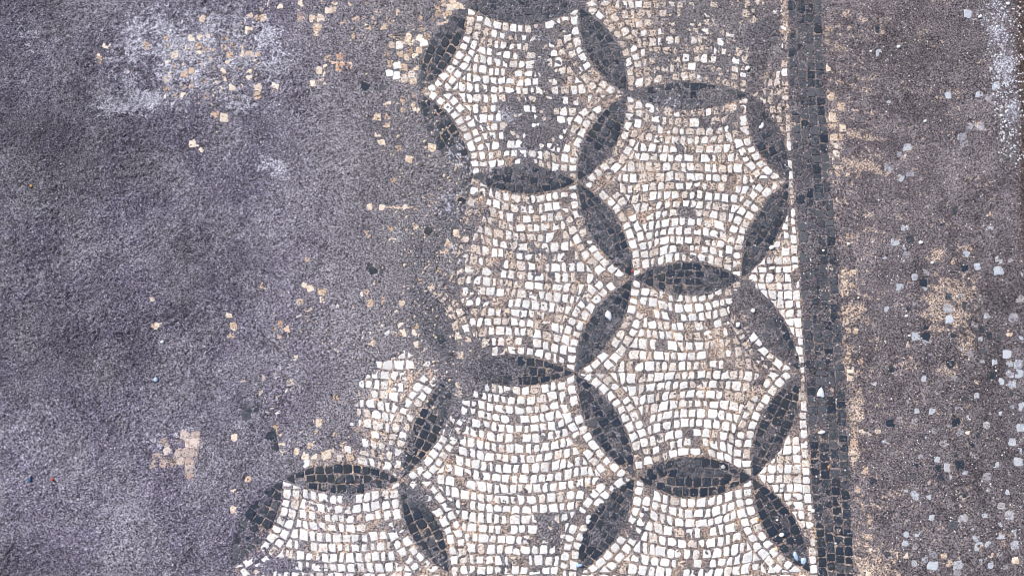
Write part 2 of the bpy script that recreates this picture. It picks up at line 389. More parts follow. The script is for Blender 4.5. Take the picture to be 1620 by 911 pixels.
# ------------------------------------------------------------------ exposure and colour fields on a raster of the floor (photo pixels)
X0, Y0, ST = -80.0, -80.0, 1.5
gx = np.arange(X0, 1700, ST); gy = np.arange(Y0, 1000, ST)
GX, GY = np.meshgrid(gx, gy)
def inside(poly):
    m = np.zeros(GX.shape, bool); x, y = GX, GY
    j = len(poly) - 1
    for i in range(len(poly)):
        xi, yi = poly[i]; xj, yj = poly[j]
        if yi != yj: m ^= ((yi > y) != (yj > y)) & (x < (xj - xi) * (y - yi) / (yj - yi) + xi)
        j = i
    return m
def blur(a, r):
    k = max(1, int(round(r / ST)))
    for _ in range(2):
        for ax in (0, 1):
            c = np.cumsum(np.pad(a, [(k + 1, k) if d == ax else (0, 0) for d in (0, 1)], mode='edge'), axis=ax)
            a = (np.take(c, range(2 * k + 1, c.shape[ax]), ax) - np.take(c, range(0, c.shape[ax] - 2 * k - 1), ax)) / (2 * k + 1)
    return a
def blob(x, y, rx, ry, ang=0, p=2.0):
    c_, s_ = math.cos(R(ang)), math.sin(R(ang))
    u = ((GX - x) * c_ + (GY - y) * s_) / rx; v = (-(GX - x) * s_ + (GY - y) * c_) / ry
    return np.exp(-0.9 * (u * u + v * v) ** (p / 2))
EX = np.full(GX.shape, .0); STN = np.full(GX.shape, .45)
for i, (keys, ex, stn, lab) in enumerate(HX):
    poly = np.vstack([N[k] for k in keys]); m = inside(poly); EX[m] = ex; STN[m] = stn
m = inside(np.array([N[k] for k in 'YILPVX'])); bx = np.interp(GY, [430, 552, 575, 597, 625, 655, 700, 712, 730, 760], [760, 640, 590, 572, 562, 554, 552, 500, 462, 450]); bx = bx + 16 * fbm(GX, GY, 26, 55, 3)
EX[m] = (-.25 + 1.19 * sm(-10, 22, GX - bx) * np.where(GY > 704, .82, 1))[m]
m = (GX > 1180) & (GX < xb0(GY)); EX[m & (EX < .1)] = .62
m = (GX > xb0(GY) - 14) & (GX < xb0(GY)); EX[m] = np.where(GY < 90, .50, np.where(GY < 330, .74, .90))[m]
for i, (lab, tip, yt, yb, *_) in enumerate(TRI):
    m = (GX > tip[0] - 4) & (GX < xb0(GY)) & (abs(GY - tip[1]) < (yb - yt) * .5) & (GX - tip[0] > -4)
    EX[m] = (.68, .92, .94)[i]; STN[m] = (.7, .35, .3)[i]
DK = np.zeros(GX.shape)
for a, b, hl, hr, ex, lab in OV:
    poly = np.vstack([bulge(N[a], N[b], hl), bulge(N[a], N[b], -hr)[::-1]]); m = inside(poly)
    EX[m] = .38 + .46 * ex; DK[m] = (.62 if ex > .21 else .34) * (.5 if b == 'W' else 1)
for q, v in (([(1190, 140), (1180, 40), (1246, 12), (1215, 90)], .5), ([(365, 612), (447, 757), (400, 700)], .35)):
    m = inside(np.array(q, float)); DK[m] = v
    if v == .5: EX[m] = .2
m = (GX > xb0(GY)) & (GX < xb1(GY)); EX[m] = .56 + .08 * sm(430, 800, GY[m]); DK[m] = .34
m = (GX > xb1(GY) + 1) & (GX < xb1(GY) + 34); EX[m] = .46
EX = blur(EX, 1.6); DK = blur(DK, 1.8)
ED = np.zeros(GX.shape)
NB_ = 0
BL = [ # x, y, rx, ry, angle, amount (negative: mud lies over it; positive: washed clean)
 (838,60,34,17,0,-.85),(856,100,17,30,0,-.75),(848,165,58,14,0,-.75),(828,202,42,28,0,-.8),(842,238,26,18,0,-.7),(800,172,18,12,0,-.5),(900,60,26,30,0,-.28),(905,105,25,20,0,-.15),(880,170,24,50,0,-.28),(850,40,60,10,0,-.25),
 (870,210,20,30,0,-.3),(905,200,22,22,0,-.1),
 (680,425,44,110,8,-.75),(745,365,26,14,0,-.35),(745,330,28,16,0,-.3),(815,395,22,12,0,-.35),(860,402,26,14,0,-.25),(770,340,14,10,0,-.3),(735,470,30,60,0,-.22),(748,548,48,22,-10,-.5),(700,560,30,20,0,-.3),(690,420,40,30,0,-.25),(800,430,60,40,0,-.12),
 (1130,190,40,14,0,-.5),(1075,232,9,8,0,-.7),(1150,200,26,12,0,-.45),(1060,175,90,14,0,-.35),(1030,168,16,12,0,.2),(1020,320,20,14,0,-.2),(1110,205,20,12,0,-.3),
 (1185,505,26,46,-15,-.72),(1170,480,20,26,0,-.45),(1175,555,30,20,0,-.35),(1205,570,20,26,0,-.3),(1200,600,18,14,0,-.3),(1140,545,28,18,0,-.18),
 (722,628,26,44,15,-.62),(745,660,26,24,0,-.35),(715,690,16,20,0,-.4),(752,618,22,10,0,-.3),(872,860,20,42,0,-.62),(855,820,20,12,0,-.35),(790,782,28,9,0,-.35),(690,788,26,14,20,-.5),(840,655,20,7,0,-.25),(770,890,60,14,0,-.25),(845,705,12,8,0,-.25),(895,770,20,22,0,-.15),
 (650,565,22,14,0,-.0),(665,520,30,30,0,-.3),(680,560,20,14,0,-.4),
 (455,800,12,26,0,-.4),(400,850,14,60,25,.0),(440,895,60,18,0,-.6),(560,900,100,10,0,-.35),(610,830,12,40,0,-.25),(610,790,14,16,0,-.3),(480,860,40,20,0,-.2),(690,890,20,14,0,-.1),(530,830,60,12,0,-.15),
 (1010,850,18,40,10,-.35),(1030,815,14,10,0,-.3),(1130,790,12,8,0,-.2),(1205,800,8,30,0,-.0),
 (1060,60,44,46,0,-.12),(1150,70,60,70,0,-.26),(1200,60,40,60,0,-.30),(1120,20,60,22,0,-.3),(1060,120,60,18,0,-.25),(1000,30,40,40,0,.14),(1100,95,16,34,0,.22),(1020,120,30,18,0,.24),(1000,85,22,22,0,.22),(1040,50,20,20,0,.1),(1040,85,14,30,0,-.2),(1090,120,20,10,0,.15),
 (730,41,8,8,0,.4),(719,64,9,9,0,.55),(713,75,8,8,0,.4),(707,84,8,8,0,.4),(700,94,8,8,0,.4),(684,73,9,8,0,.4),(675,92,9,8,0,.4),(675,101,8,8,0,.45),(680,115,8,8,0,.4),
 (695,174,9,9,0,.55),(720,205,9,9,0,.5),(705,215,9,9,0,.5),(735,245,10,9,0,.4),(673,178,9,9,0,.4),(678,155,8,8,0,.4),(672,365,9,9,0,.7),(685,372,9,8,0,.7),(728,315,10,9,0,.7),
 (665,485,9,9,0,.4),(680,487,8,8,0,.4),(665,512,9,9,0,.25),(698,535,12,10,0,.3),(704,552,10,8,0,.3),
 (762,585,44,26,0,-1.15),(728,584,14,12,0,-.4),(775,588,10,8,0,.55),(797,600,9,6,0,.4),
 (688,640,9,20,30,-.2),(712,612,8,8,0,-.3),(655,785,22,16,30,-.85),(1088,742,20,14,0,-.75),(1130,745,20,10,0,-.15),(1140,462,40,12,0,-.4),(1040,425,26,9,0,-.35),(1020,440,12,10,0,-.1),
 (930,555,16,30,25,-.22),(955,490,14,30,20,-.1),(940,250,26,24,0,-.25),(905,295,14,12,0,-.1),(845,262,50,9,0,-.35),(890,272,26,8,0,-.3),(945,345,20,40,30,-.15),(945,645,10,60,-25,-.18),(945,800,20,18,0,-.2),(1255,870,24,14,0,-.4),
 (1050,134,14,6,0,.45),(1112,133,18,6,0,.45),(1103,158,6,10,0,.4),(1178,193,8,8,0,.5),(1203,180,9,9,0,.3),(1210,238,9,8,0,.3),(1228,640,20,40,0,.05),(540,740,30,8,0,.1),
 (400,815,14,44,30,.1),(372,850,20,40,30,-.2),(420,780,14,14,0,-.2),
 (1254,8,9,9,0,.35),(1253,52,9,7,0,.45),(1290,50,8,7,0,.45),(1264,48,60,5,0,.1),(1259,195,20,12,0,.25),(1285,125,14,20,0,.1),(1330,635,10,12,0,.3),(1318,778,10,10,0,.35),(1320,812,10,10,0,.4),(1325,880,24,30,0,.22),(1300,840,26,16,0,.12),(1330,665,10,12,0,.25),(1300,720,26,30,0,.12),(1290,550,20,12,0,.1),
 (1310,610,24,30,0,-.2),(1285,400,20,60,0,-.08),(1278,260,16,60,0,-.15),
 (1313,218,10,8,0,.5),(1330,220,8,8,0,.3),(1315,237,10,7,0,.4),(1315,250,8,6,0,.3),(1345,620,10,60,0,.12),(1346,662,8,9,0,.4),(1322,200,10,10,0,.3),(1318,150,14,50,0,.12),(1345,720,8,30,0,.15),(1330,450,14,14,0,.2),(1350,450,10,8,0,.25),
]
for x, y, rx, ry, an, am in BL: ED += (am if am > 0 else am * .74) * blob(x, y, rx, ry, an)
EX = EX + ED
for k_ in range(1):
    EX = np.where(EX > .5, .5 + (EX - .5) * .92, EX)
for x, y, s, ex in TILES_SINGLE:
    i0, i1 = int((y - 26 - Y0) / ST), int((y + 26 - Y0) / ST); j0, j1 = int((x - 26 - X0) / ST), int((x + 26 - X0) / ST)
    i0, j0 = max(i0, 0), max(j0, 0)
    if i1 <= i0 or j1 <= j0: continue
    sub = (slice(i0, i1), slice(j0, j1))
    d = np.hypot(GX[sub] - x, GY[sub] - y)
    EX[sub] = np.maximum(EX[sub], ex * np.exp(-(d / (s * .82)) ** 4))
for x, y, rx, ry, am in ((850,400,110,100,.20),(1100,230,110,90,.28),(1090,560,70,50,.25),(1175,600,50,50,.5),(960,120,60,70,.4),(760,45,40,20,.4),(700,480,60,120,.35),(620,700,40,60,.2),(960,560,40,60,.2),(1010,720,30,40,.1),(1060,360,80,30,-.2),(800,120,60,40,-.25),(720,130,40,60,-.15),(820,740,90,60,-.1)):
    STN += am * blob(x, y, rx, ry)
# colour fields of the mud
BRN = sm(300, 640, GX) * .34 + sm(980, 1400, GX + .05 * GY) * .62
BLOOM = np.zeros(GX.shape)
for x, y, rx, ry, an, am in ((215,160,70,22,-8,1.0),(290,85,130,75,-10,.85),(420,85,34,50,0,.95),(385,165,60,18,0,.6),(430,262,26,18,0,.95),(240,40,50,36,0,.6),(55,60,50,34,0,.38),(160,110,60,40,0,.35),(70,320,50,40,0,.30),(270,690,60,14,-25,.5),
    (40,700,60,90,0,.25),(200,860,160,60,0,.22),(725,250,20,26,0,.8),(710,320,26,26,0,.6),(850,60,24,14,0,.3),(800,185,22,14,0,.75),(830,240,40,12,0,.45),(1588,90,24,110,-8,.62),(1606,180,14,60,0,.75),(1560,30,26,30,0,.5),(720,400,24,20,0,.4),(130,760,80,30,0,.25),(1060,160,50,16,0,.35),(350,250,70,30,0,.16),(770,272,30,20,0,.45),(620,400,60,30,0,.1),(1330,50,14,50,0,.1)):
    BLOOM = np.maximum(BLOOM, am * blob(x, y, rx, ry, an))
LIME = np.zeros(GX.shape)
for x, y, rx, ry, an, am in ((1312,60,14,80,0,.55),(1316,190,14,26,0,.9),(1366,215,56,10,6,.75),(1350,232,30,8,10,.6),(1370,262,70,12,16,.85),(1330,262,20,12,0,.7),(1385,160,40,10,-6,.25),(1390,48,16,12,0,.75),(1325,330,12,40,0,.55),(1385,350,40,14,-10,.45),(1360,395,50,30,25,.5),
    (1335,440,14,60,0,.75),(1350,490,26,26,30,.85),(1410,430,30,20,0,.4),(1480,405,30,16,-25,.85),(1525,395,22,14,20,.75),(1495,350,10,16,30,.65),(1500,480,60,70,0,.85),(1540,450,30,40,0,.6),(1470,500,14,60,0,.7),(1530,545,26,34,0,.75),(1500,585,26,20,0,.7),(1420,580,26,24,0,.6),(1445,575,10,14,0,.6),
    (1340,560,12,60,0,.75),(1355,640,18,40,0,.9),(1350,720,14,30,0,.8),(1420,780,70,9,-18,.6),(1370,800,20,18,0,.65),(1375,830,16,26,0,.6),(1385,890,60,36,0,.85),(1350,880,20,50,0,.7),(1475,840,16,12,0,.7),(1525,790,20,10,30,.6),(1600,800,24,30,0,.35),(1510,680,20,16,0,.5),(1500,620,14,20,0,.5),
    (1560,230,30,50,0,.35),(1590,650,20,40,0,.35),(1555,205,16,22,0,.4),(1450,160,14,50,0,.25),(1480,275,26,14,0,.35),(1380,600,40,24,0,.35),(1410,650,40,40,0,.22),(1242,40,10,60,0,.75),(1213,115,26,26,0,.5),(1240,170,16,30,0,.5),(1170,500,30,40,0,.45),(630,328,48,2.2,0,.95),(1110,60,50,60,0,.35),(1030,60,50,60,0,.4),(440,540,20,46,0,.35),(330,100,70,50,0,.22),
    (1270,120,4,40,0,.5),(1284,60,4,26,0,.5),(1293,560,4,50,0,.35),(1316,650,4,40,0,.55),(1600,30,14,40,0,.3)):
    LIME = np.maximum(LIME, am * blob(x, y, rx, ry, an, 2.6))
BLOOM = np.maximum(BLOOM, .15 * (1 - sm(420, 700, GX)) * (.6 + .4 * sm(500, 800, GY)))
LIME = np.maximum(LIME, np.maximum(.47 * sm(1302, 1312, GX) * (1 - sm(1375, 1470, GX)), .36 * sm(1380, 1420, GX) * (1 - sm(1560, 1600, GX))))
TONE = np.full(GX.shape, .5) - .10 * (1 - sm(60, 230, GX)) * (1 - sm(560, 760, GY)) + .09 * sm(400, 470, GX) * (1 - sm(640, 760, GX))
for x, y, rx, ry, an, am in ((70,220,120,110,0,-.22),(330,420,120,90,0,-.12),(150,560,140,60,0,-.14),(500,420,110,260,0,.12),(140,800,200,110,0,.16),(20,895,70,40,0,-.3),(60,140,60,40,0,.15),(250,450,60,160,20,-.1),(600,620,120,160,0,.08),(1400,90,120,90,0,-.05),(1400,500,200,120,0,-.06),(1560,620,70,300,0,-.18),(1150,60,80,50,0,.06),(240,250,110,50,0,-.14),(60,600,60,60,0,.08)):
    TONE += am * blob(x, y, rx, ry, an)
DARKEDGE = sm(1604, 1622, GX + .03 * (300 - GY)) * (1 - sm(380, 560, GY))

def sample(F, u, v, fill):
    i = (v - Y0) / ST; j = (u - X0) / ST
    ok = (i > 0) & (i < F.shape[0] - 2) & (j > 0) & (j < F.shape[1] - 2)
    i = np.clip(i, 0, F.shape[0] - 2); j = np.clip(j, 0, F.shape[1] - 2)
    i0 = i.astype(int); j0 = j.astype(int); fi = i - i0; fj = j - j0
    r = (F[i0, j0] * (1 - fj) + F[i0, j0 + 1] * fj) * (1 - fi) + (F[i0 + 1, j0] * (1 - fj) + F[i0 + 1, j0 + 1] * fj) * fi
    return np.where(ok, r, fill)

# ------------------------------------------------------------------ the floor surface
FS = 0.00135
def axis(lo, hi, ext):
    core = np.arange(lo, hi, FS); g, s, out = [], FS, 0
    while out < ext: s *= 1.45; out += s; g.append(out)
    g = np.array(g); return np.r_[lo - g[::-1], core, core[-1] + g]
c4 = at([(0, 0), (1620, 0), (0, 911), (1620, 911)])
ax = axis(c4[:, 0].min() - .02, c4[:, 0].max() + .02, 2.2); ay = axis(c4[:, 1].min() - .02, c4[:, 1].max() + .02, 2.2)
VX, VY = np.meshgrid(ax, ay)
VX = VX.astype(np.float64); VY = VY.astype(np.float64)
far_ = VY > c4[:, 1].max() + .6
U, V = px(VX, np.minimum(VY, c4[:, 1].max() + .6))
MX, MY = VX * 1000, VY * 1000                                   # millimetres, about one photo pixel each
E = sample(EX, U, V, 0.0)
SDF = np.full(VX.shape, 30.0)
TILE_TOP = np.array([rng.normal(0, .28) - (.20 if t[2] == 'blue' else .25 if t[2] in ('cream', 'orange', 'pink') else 0) - (1.1 if t[1][0] == 'hex' and rng.random() < .06 else 0) for t in TILES])
def grid_slice(W):
    return (slice(np.searchsorted(ay, W[:, 1].min() - .006), np.searchsorted(ay, W[:, 1].max() + .006)),
            slice(np.searchsorted(ax, W[:, 0].min() - .006), np.searchsorted(ax, W[:, 0].max() + .006)))
WT = []
for outl, owner, mat in TILES:
    W = at(outl); 
    if area(W) < 0: W = W[::-1]
    WT.append(W); sl = grid_slice(W); x, y = MX[sl], MY[sl]
    s = np.full(x.shape, -99.0); Wm = W * 1000
    for i in range(len(Wm)):
        a, b = Wm[i], Wm[(i + 1) % len(Wm)]; d = b - a; L_ = max(1e-6, np.hypot(*d))
        s = np.maximum(s, ((x - a[0]) * d[1] - (y - a[1]) * d[0]) / L_)
    SDF[sl] = np.minimum(SDF[sl], s)
n_frag = fbm(MX, MY, 7.5, 21, 3); n_big = fbm(MX, MY, 42, 5, 3)
left = 1 - sm(430, 760, U)
film = (0.52 - E) * 2.7 + n_frag * 1.05 + fbm(MX, MY, 26, 25, 3) * .72 + n_big * .35
film = 1.15 * np.tanh(film / 1.15)
rmod = .25 + 1.35 * sm(-.55, .55, fbm(MX, MY, 70, 53, 3) + .25 * left - .5 * np.exp(-((U - 520) / 110) ** 2))
rough = rmod * fbm(MX, MY, 4.6, 41, 4) * .85 * (.55 + .75 * left) + fbm(MX, MY, 15, 43, 3) * .40 * (.30 + 1.0 * left)
cr = np.abs(fbm(MX * .8 + MY * .35, MY * .9 - MX * .3, 13, 47, 4)); crev = -np.clip(1 - cr / .11, 0, 1) * (.3 + 2.2 * left) * sm(-.25, .35, fbm(MX, MY, 60, 49, 2))
cover = sm(-.1, .9, film)
film = film + (rough + crev) * (.35 + .65 * cover)
joint = -2.0 + 1.4 * sm(.3, 1.7, SDF) + .35 * fbm(MX, MY, 4, 61, 2)
Z = np.maximum(joint, film)
FILMNESS = sm(-.55, .25, film)
undul = 1.6 * fbm(MX, MY, 160, 71, 2)                           # gentle unevenness of the old floor, mm
Zw = (Z + undul) / 1000
nyv, nxv = VX.shape
co = np.stack([VX, VY, Zw], -1).reshape(-1, 3).astype(np.float32)
idx = np.arange(nyv * nxv).reshape(nyv, nxv)
quads = np.stack([idx[:-1, :-1], idx[:-1, 1:], idx[1:, 1:], idx[1:, :-1]], -1).reshape(-1, 4).astype(np.int32)
def grid_mesh(name, co, quads, smooth=True):
    me = bpy.data.meshes.new(name)
    me.vertices.add(len(co)); me.vertices.foreach_set('co', co.ravel())
    me.loops.add(quads.size); me.loops.foreach_set('vertex_index', quads.ravel())
    me.polygons.add(len(quads)); me.polygons.foreach_set('loop_start', np.arange(0, quads.size, 4, dtype=np.int32))
    me.polygons.foreach_set('use_smooth', np.full(len(quads), smooth)); me.update(calc_edges=True)
    return me
fm = grid_mesh('floor', co, quads)
def attr(me, name, chans):
    a = me.attributes.new(name, 'FLOAT_COLOR', 'POINT')
    a.data.foreach_set('color', np.stack([np.broadcast_to(c, VX.shape) for c in chans], -1).reshape(-1).astype(np.float32))
lime = sample(LIME, U, V, 0)
lime_n = fbm(MX, MY, 4.5, 81, 3); lime_r = 1 - 2.6 * np.abs(fbm(MX, MY, 11, 87, 3))
limev = sm(.30, .62, lime * 1.0 - .25 + .32 * lime_n + .12 * lime_r + .16 * vnoise(MX * .25 - MY * .03, MY + .25 * MX, 7, 89)) * .80 * (lime > .02)
JT = sm(.45, .85, E) * (1 - FILMNESS)                          # bare bedding mortar between well exposed tesserae
JT = np.clip(JT * (.62 + .5 * fbm(MX, MY, 18, 83, 2)), 0, 1) 
attr(fm, 'stain', [limev, sample(BLOOM, U, V, 0), sample(DK, U, V, 0), np.ones_like(VX)])
streak = vnoise(MX + .04 * MY, MY * .10, 13, 91) * .6 + vnoise(MX, MY * .16, 30, 92)
tone_v = sample(TONE, U, V, .5) + (.09 * fbm(MX, MY, 34, 93, 4) + .12 * fbm(MX, MY, 9, 94, 3) + .06 * fbm(MX, MY, 120, 95, 2)) * (.55 + .75 * left) + .09 * streak * sm(1290, 1400, U)
attr(fm, 'soil', [sample(BRN, U, V, .5), JT, sample(DARKEDGE, U, V, 0), np.clip(tone_v, .02, .98)])

# ------------------------------------------------------------------ materials
class Nodes:
    def __init__(s, name):
        s.m = bpy.data.materials.new(name); s.m.use_nodes = True; s.t = s.m.node_tree; s.t.nodes.clear()
        s.out = s.n('ShaderNodeOutputMaterial'); s.b = s.n('ShaderNodeBsdfPrincipled'); s.l(s.b.outputs[0], s.out.inputs[0])
        s.b.inputs['Specular IOR Level'].default_value = .25
        s.pos = s.n('ShaderNodeNewGeometry').outputs['Position']
    def n(s, t): return s.t.nodes.new(t)
    def l(s, a, b): s.t.links.new(a, b)
    def noise(s, scale, detail=3, rough=.6, vec=None, kind=None):
        x = s.n('ShaderNodeTexNoise'); x.inputs['Scale'].default_value = scale; x.inputs['Detail'].default_value = detail; x.inputs['Roughness'].default_value = rough
        s.l(vec or s.pos, x.inputs['Vector']); return x.outputs['Fac']
    def voro(s, scale):
        x = s.n('ShaderNodeTexVoronoi'); x.inputs['Scale'].default_value = scale; s.l(s.pos, x.inputs['Vector']); return x.outputs['Distance']
    def math(s, op, a, b=None, c=None):
        x = s.n('ShaderNodeMath'); x.operation = op
        for i, v in enumerate((a, b, c)):
            if v is None: continue
            if isinstance(v, (int, float)): x.inputs[i].default_value = v
            else: s.l(v, x.inputs[i])
        return x.outputs[0]
    def step(s, v, lo, hi, a=0., b=1.):
        x = s.n('ShaderNodeMapRange'); x.interpolation_type = 'SMOOTHSTEP'
        s.l(v, x.inputs[0])
        for i, q in enumerate((lo, hi, a, b)):
            if isinstance(q, (int, float)): x.inputs[1 + i].default_value = q
            else: s.l(q, x.inputs[1 + i])
        return x.outputs[0]
    def mix(s, f, a, b):
        x = s.n('ShaderNodeMix'); x.data_type = 'RGBA'
        for i, v in ((0, f), (6, a), (7, b)):
            if isinstance(v, (int, float)): x.inputs[i].default_value = v
            elif isinstance(v, tuple): x.inputs[i].default_value = (*v, 1)
            else: s.l(v, x.inputs[i])
        return x.outputs[2]
    def scale(s, col, f):
        x = s.n('ShaderNodeVectorMath'); x.operation = 'SCALE'; s.l(col, x.inputs[0]); s.l(f, x.inputs['Scale']); return x.outputs[0]
    def attr(s, name, typ='GEOMETRY'):
        x = s.n('ShaderNodeAttribute'); x.attribute_type = typ; x.attribute_name = name; return x
    def sep(s, c):
        x = s.n('ShaderNodeSeparateColor'); s.l(c, x.inputs[0]); return x.outputs
    def bump(s, h, dist, strength=1.0):
        x = s.n('ShaderNodeBump'); x.inputs['Distance'].default_value = dist; x.inputs['Strength'].default_value = strength
        s.l(h, x.inputs['Height']); s.l(x.outputs[0], s.b.inputs['Normal'])
    def finish(s, col, rough=.9):
        s.l(col, s.b.inputs['Base Color'])
        if isinstance(rough, float): s.b.inputs['Roughness'].default_value = rough
        else: s.l(rough, s.b.inputs['Roughness'])
        return s.m

def mud():
    k = Nodes('mud'); A = k.sep(k.attr('stain').outputs['Color']); bn = k.attr('soil'); B = k.sep(bn.outputs['Color']); tone = bn.outputs['Alpha']
    fine, grain, mid, big = k.noise(420, 4, .75), k.noise(800, 2, .6), k.noise(120, 4, .62), k.noise(9, 5, .65)
    purple = k.mix(k.step(big, .40, .60), (.126, .115, .168), (.194, .186, .232))
    grey = k.mix(k.step(k.noise(16, 3), .35, .65), (.148, .139, .156), (.190, .181, .196))
    brown = k.mix(k.step(k.noise(22, 3), .35, .65), (.120, .104, .122), (.190, .168, .186))
    base = k.mix(k.step(B[0], 0, .45), purple, grey); base = k.mix(k.step(B[0], .35, .95), base, brown)
    base = k.mix(k.math('MULTIPLY', A[2], k.step(mid, .35, .62, .55, 1.0)), base, (.064, .071, .092))
    base = k.mix(k.math('MULTIPLY', k.step(mid, .52, .70), .55), base, (.055, .046, .055))
    base = k.mix(k.math('MULTIPLY', k.step(k.noise(210, 4, .7), .60, .72), k.step(B[0], .3, .95, .0, .55)), base, (.34, .26, .21))
    base = k.mix(k.math('MULTIPLY', k.step(k.noise(260, 5, .8), .53, .61), k.step(B[0], .0, .6, .85, .30)), base, (.36, .35, .42))
    pits = k.math('MULTIPLY', k.step(k.noise(300, 5, .8), .53, .60), k.step(k.noise(28, 4, .7), .36, .60, .15, 1.0))
    base = k.mix(k.math('MULTIPLY', pits, k.step(B[0], 0, .7, .85, .55)), base, (.050, .044, .060))
    # bedding mortar in the joints
    mort = k.mix(k.step(k.noise(90, 3), .42, .60), (.56, .41, .31), (.31, .255, .235))
    base = k.mix(k.math('MULTIPLY', B[1], k.step(k.noise(45, 4), .38, .58, .15, 1.0)), base, mort)
    base = k.mix(A[0], base, k.mix(k.step(fine, .4, .6), (.36, .275, .23), (.56, .455, .39)))
    # chalky bloom, in crusty speckles
    bl = k.math('ADD', k.noise(125, 8, .78), k.math('MULTIPLY', A[1], k.step(k.noise(26, 5, .7), .34, .62, .08, .34)))
    base = k.mix(k.math('MULTIPLY', k.step(bl, .615, .66), k.step(A[1], .02, .3, .25, .9)), base, (.39, .39, .47))
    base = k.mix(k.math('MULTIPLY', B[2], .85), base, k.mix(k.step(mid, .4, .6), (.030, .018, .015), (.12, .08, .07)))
    f = k.math('ADD', k.step(fine, .43, .57, .36, 1.64), k.step(grain, .3, .7, -.45, .45))
    f = k.math('MULTIPLY', f, k.step(tone, 0, 1, .5, 1.5))
    base = k.scale(base, f)
    base = k.mix(k.step(grain, .68, .74), base, (.42, .40, .43))
    h = k.math('ADD', k.math('MULTIPLY', fine, .9), k.math('MULTIPLY', mid, .6)); h = k.math('ADD', h, k.math('MULTIPLY', grain, .3))
    k.bump(h, .0024, .75)
    return k.finish(base, .95)

def pale(name, clean, tint, stain_bias, veins=(.62, .65, .74)):
    k = Nodes(name); rnd = k.n('ShaderNodeObjectInfo').outputs['Random']
    stn = k.math('ADD', k.attr('stain', 'OBJECT').outputs['Fac'], stain_bias)
    fine, mid, pit = k.noise(520, 3, .65), k.noise(190, 4, .6), k.noise(340, 3, .6)
    col = k.mix(k.math('MULTIPLY', k.step(k.noise(160, 2), .52, .66), .7), clean, veins)
    lim = k.math('SUBTRACT', .72, k.math('MULTIPLY', stn, .46))
    col = k.mix(k.math('MULTIPLY', k.step(mid, lim, k.math('ADD', lim, .14)), .9), col, tint)
    soil = k.math('MULTIPLY', k.step(k.noise(26, 5, .7), .44, .66), k.step(stn, .1, .9, .12, .6))
    col = k.mix(soil, col, (.50, .445, .42))
    plim = k.math('SUBTRACT', .73, k.math('MULTIPLY', stn, .22))
    col = k.mix(k.step(pit, plim, k.math('ADD', plim, .05)), col, (.12, .10, .105))
    col = k.scale(col, k.math('MULTIPLY', k.step(fine, .3, .7, .80, 1.10), k.step(rnd, 0, 1, .90, 1.04)))
    h = k.math('SUBTRACT', k.math('MULTIPLY', mid, .5), k.step(pit, plim, k.math('ADD', plim, .08)))
    k.bump(h, .0007, .7)
    return k.finish(col, .6)

def slate():
    k = Nodes('slate'); rnd = k.n('ShaderNodeObjectInfo').outputs['Random']
    stn = k.attr('stain', 'OBJECT').outputs['Fac']
    fine, mid = k.noise(700, 3, .7), k.noise(240, 4, .65)
    col = k.mix(rnd, (.018, .030, .054), (.030, .038, .052))
    lim = k.math('SUBTRACT', .63, k.math('MULTIPLY', stn, .46))
    col = k.mix(k.math('MULTIPLY', k.step(mid, lim, k.math('ADD', lim, .22)), .9), col, (.098, .104, .124))
    col = k.mix(k.step(fine, .64, .76), col, (.15, .15, .17))
    col = k.scale(col, k.step(fine, .3, .7, .7, 1.3))
    k.bump(k.math('ADD', mid, k.math('MULTIPLY', fine, .4)), .0008, .7)
    return k.finish(col, .7)

def plain(name, a, b, sc, rough=.5):
    k = Nodes(name); n_ = k.noise(sc, 3); k.bump(n_, .0006, .6)
    return k.finish(k.mix(k.step(n_, .35, .65), a, b), rough)

M = dict(white=pale('white_limestone', (.82, .82, .83), (.64, .52, .44), 0.0),
         cream=pale('cream_limestone', (.80, .71, .61), (.58, .41, .30), .12, (.74, .66, .58)),
         orange=pale('orange_limestone', (.74, .54, .41), (.56, .30, .19), .15, (.74, .58, .48)),
         pink=pale('pinkish_limestone', (.66, .57, .54), (.46, .35, .32), .2, (.5, .46, .46)),
         blue=pale('bluish_limestone', (.50, .54, .62), (.30, .30, .36), .02, (.36, .44, .58)),
         dark=slate())
MUD = mud()
fm.materials.append(MUD)
floor = bpy.data.objects.new('floor', fm); C.objects.link(floor)
floor['kind'] = 'structure'; floor['label'] = 'worn floor of grey mud film over old mortar'

# ------------------------------------------------------------------ owners
def thing(name, label, cat, loc, group=None):
    o = bpy.data.objects.new(name, None); C.objects.link(o); o.empty_display_size = .02
    o.location = (*loc, 0); o['label'] = label; o['category'] = cat
    if group: o['group'] = group
    return o
OWN = {('floor', 0): floor}
for i, (a, b, hl, hr, ex, lab) in enumerate(OV): OWN[('oval', i)] = thing('dark_oval', lab, 'mosaic oval', at((N[a] + N[b]) / 2), 'dark ovals outlining the hexagons')
for i, (keys, ex, stn, lab) in enumerate(HX): OWN[('hex', i)] = thing('white_hexagon', lab, 'mosaic hexagon', at(np.mean([N[k] for k in keys], 0)), 'white hexagons of the mosaic')
for i, t in enumerate(TRI): OWN[('tri', i)] = thing('white_triangle', t[0], 'mosaic triangle', at(t[1] + np.array([40, 0])), 'white triangles along the border')
OWN[('line', 0)] = thing('white_border_line', 'single file of white tesserae running along the dark border band', 'mosaic border', at((1262, 455)))
OWN[('band', 0)] = thing('dark_border_band', 'wide dark band of four tessera columns running down the right side', 'mosaic border', at((1298, 455)))
OWN[('outer', 0)] = thing('ragged_border_line', 'ragged tan line of worn tesserae on the outer side of the dark band', 'mosaic border', at((1338, 455)))
OWN[('grid', 0)] = thing('cream_patch', 'small grid of worn cream tesserae in the chalky upper left mud', 'mosaic patch', at((325, 105)))
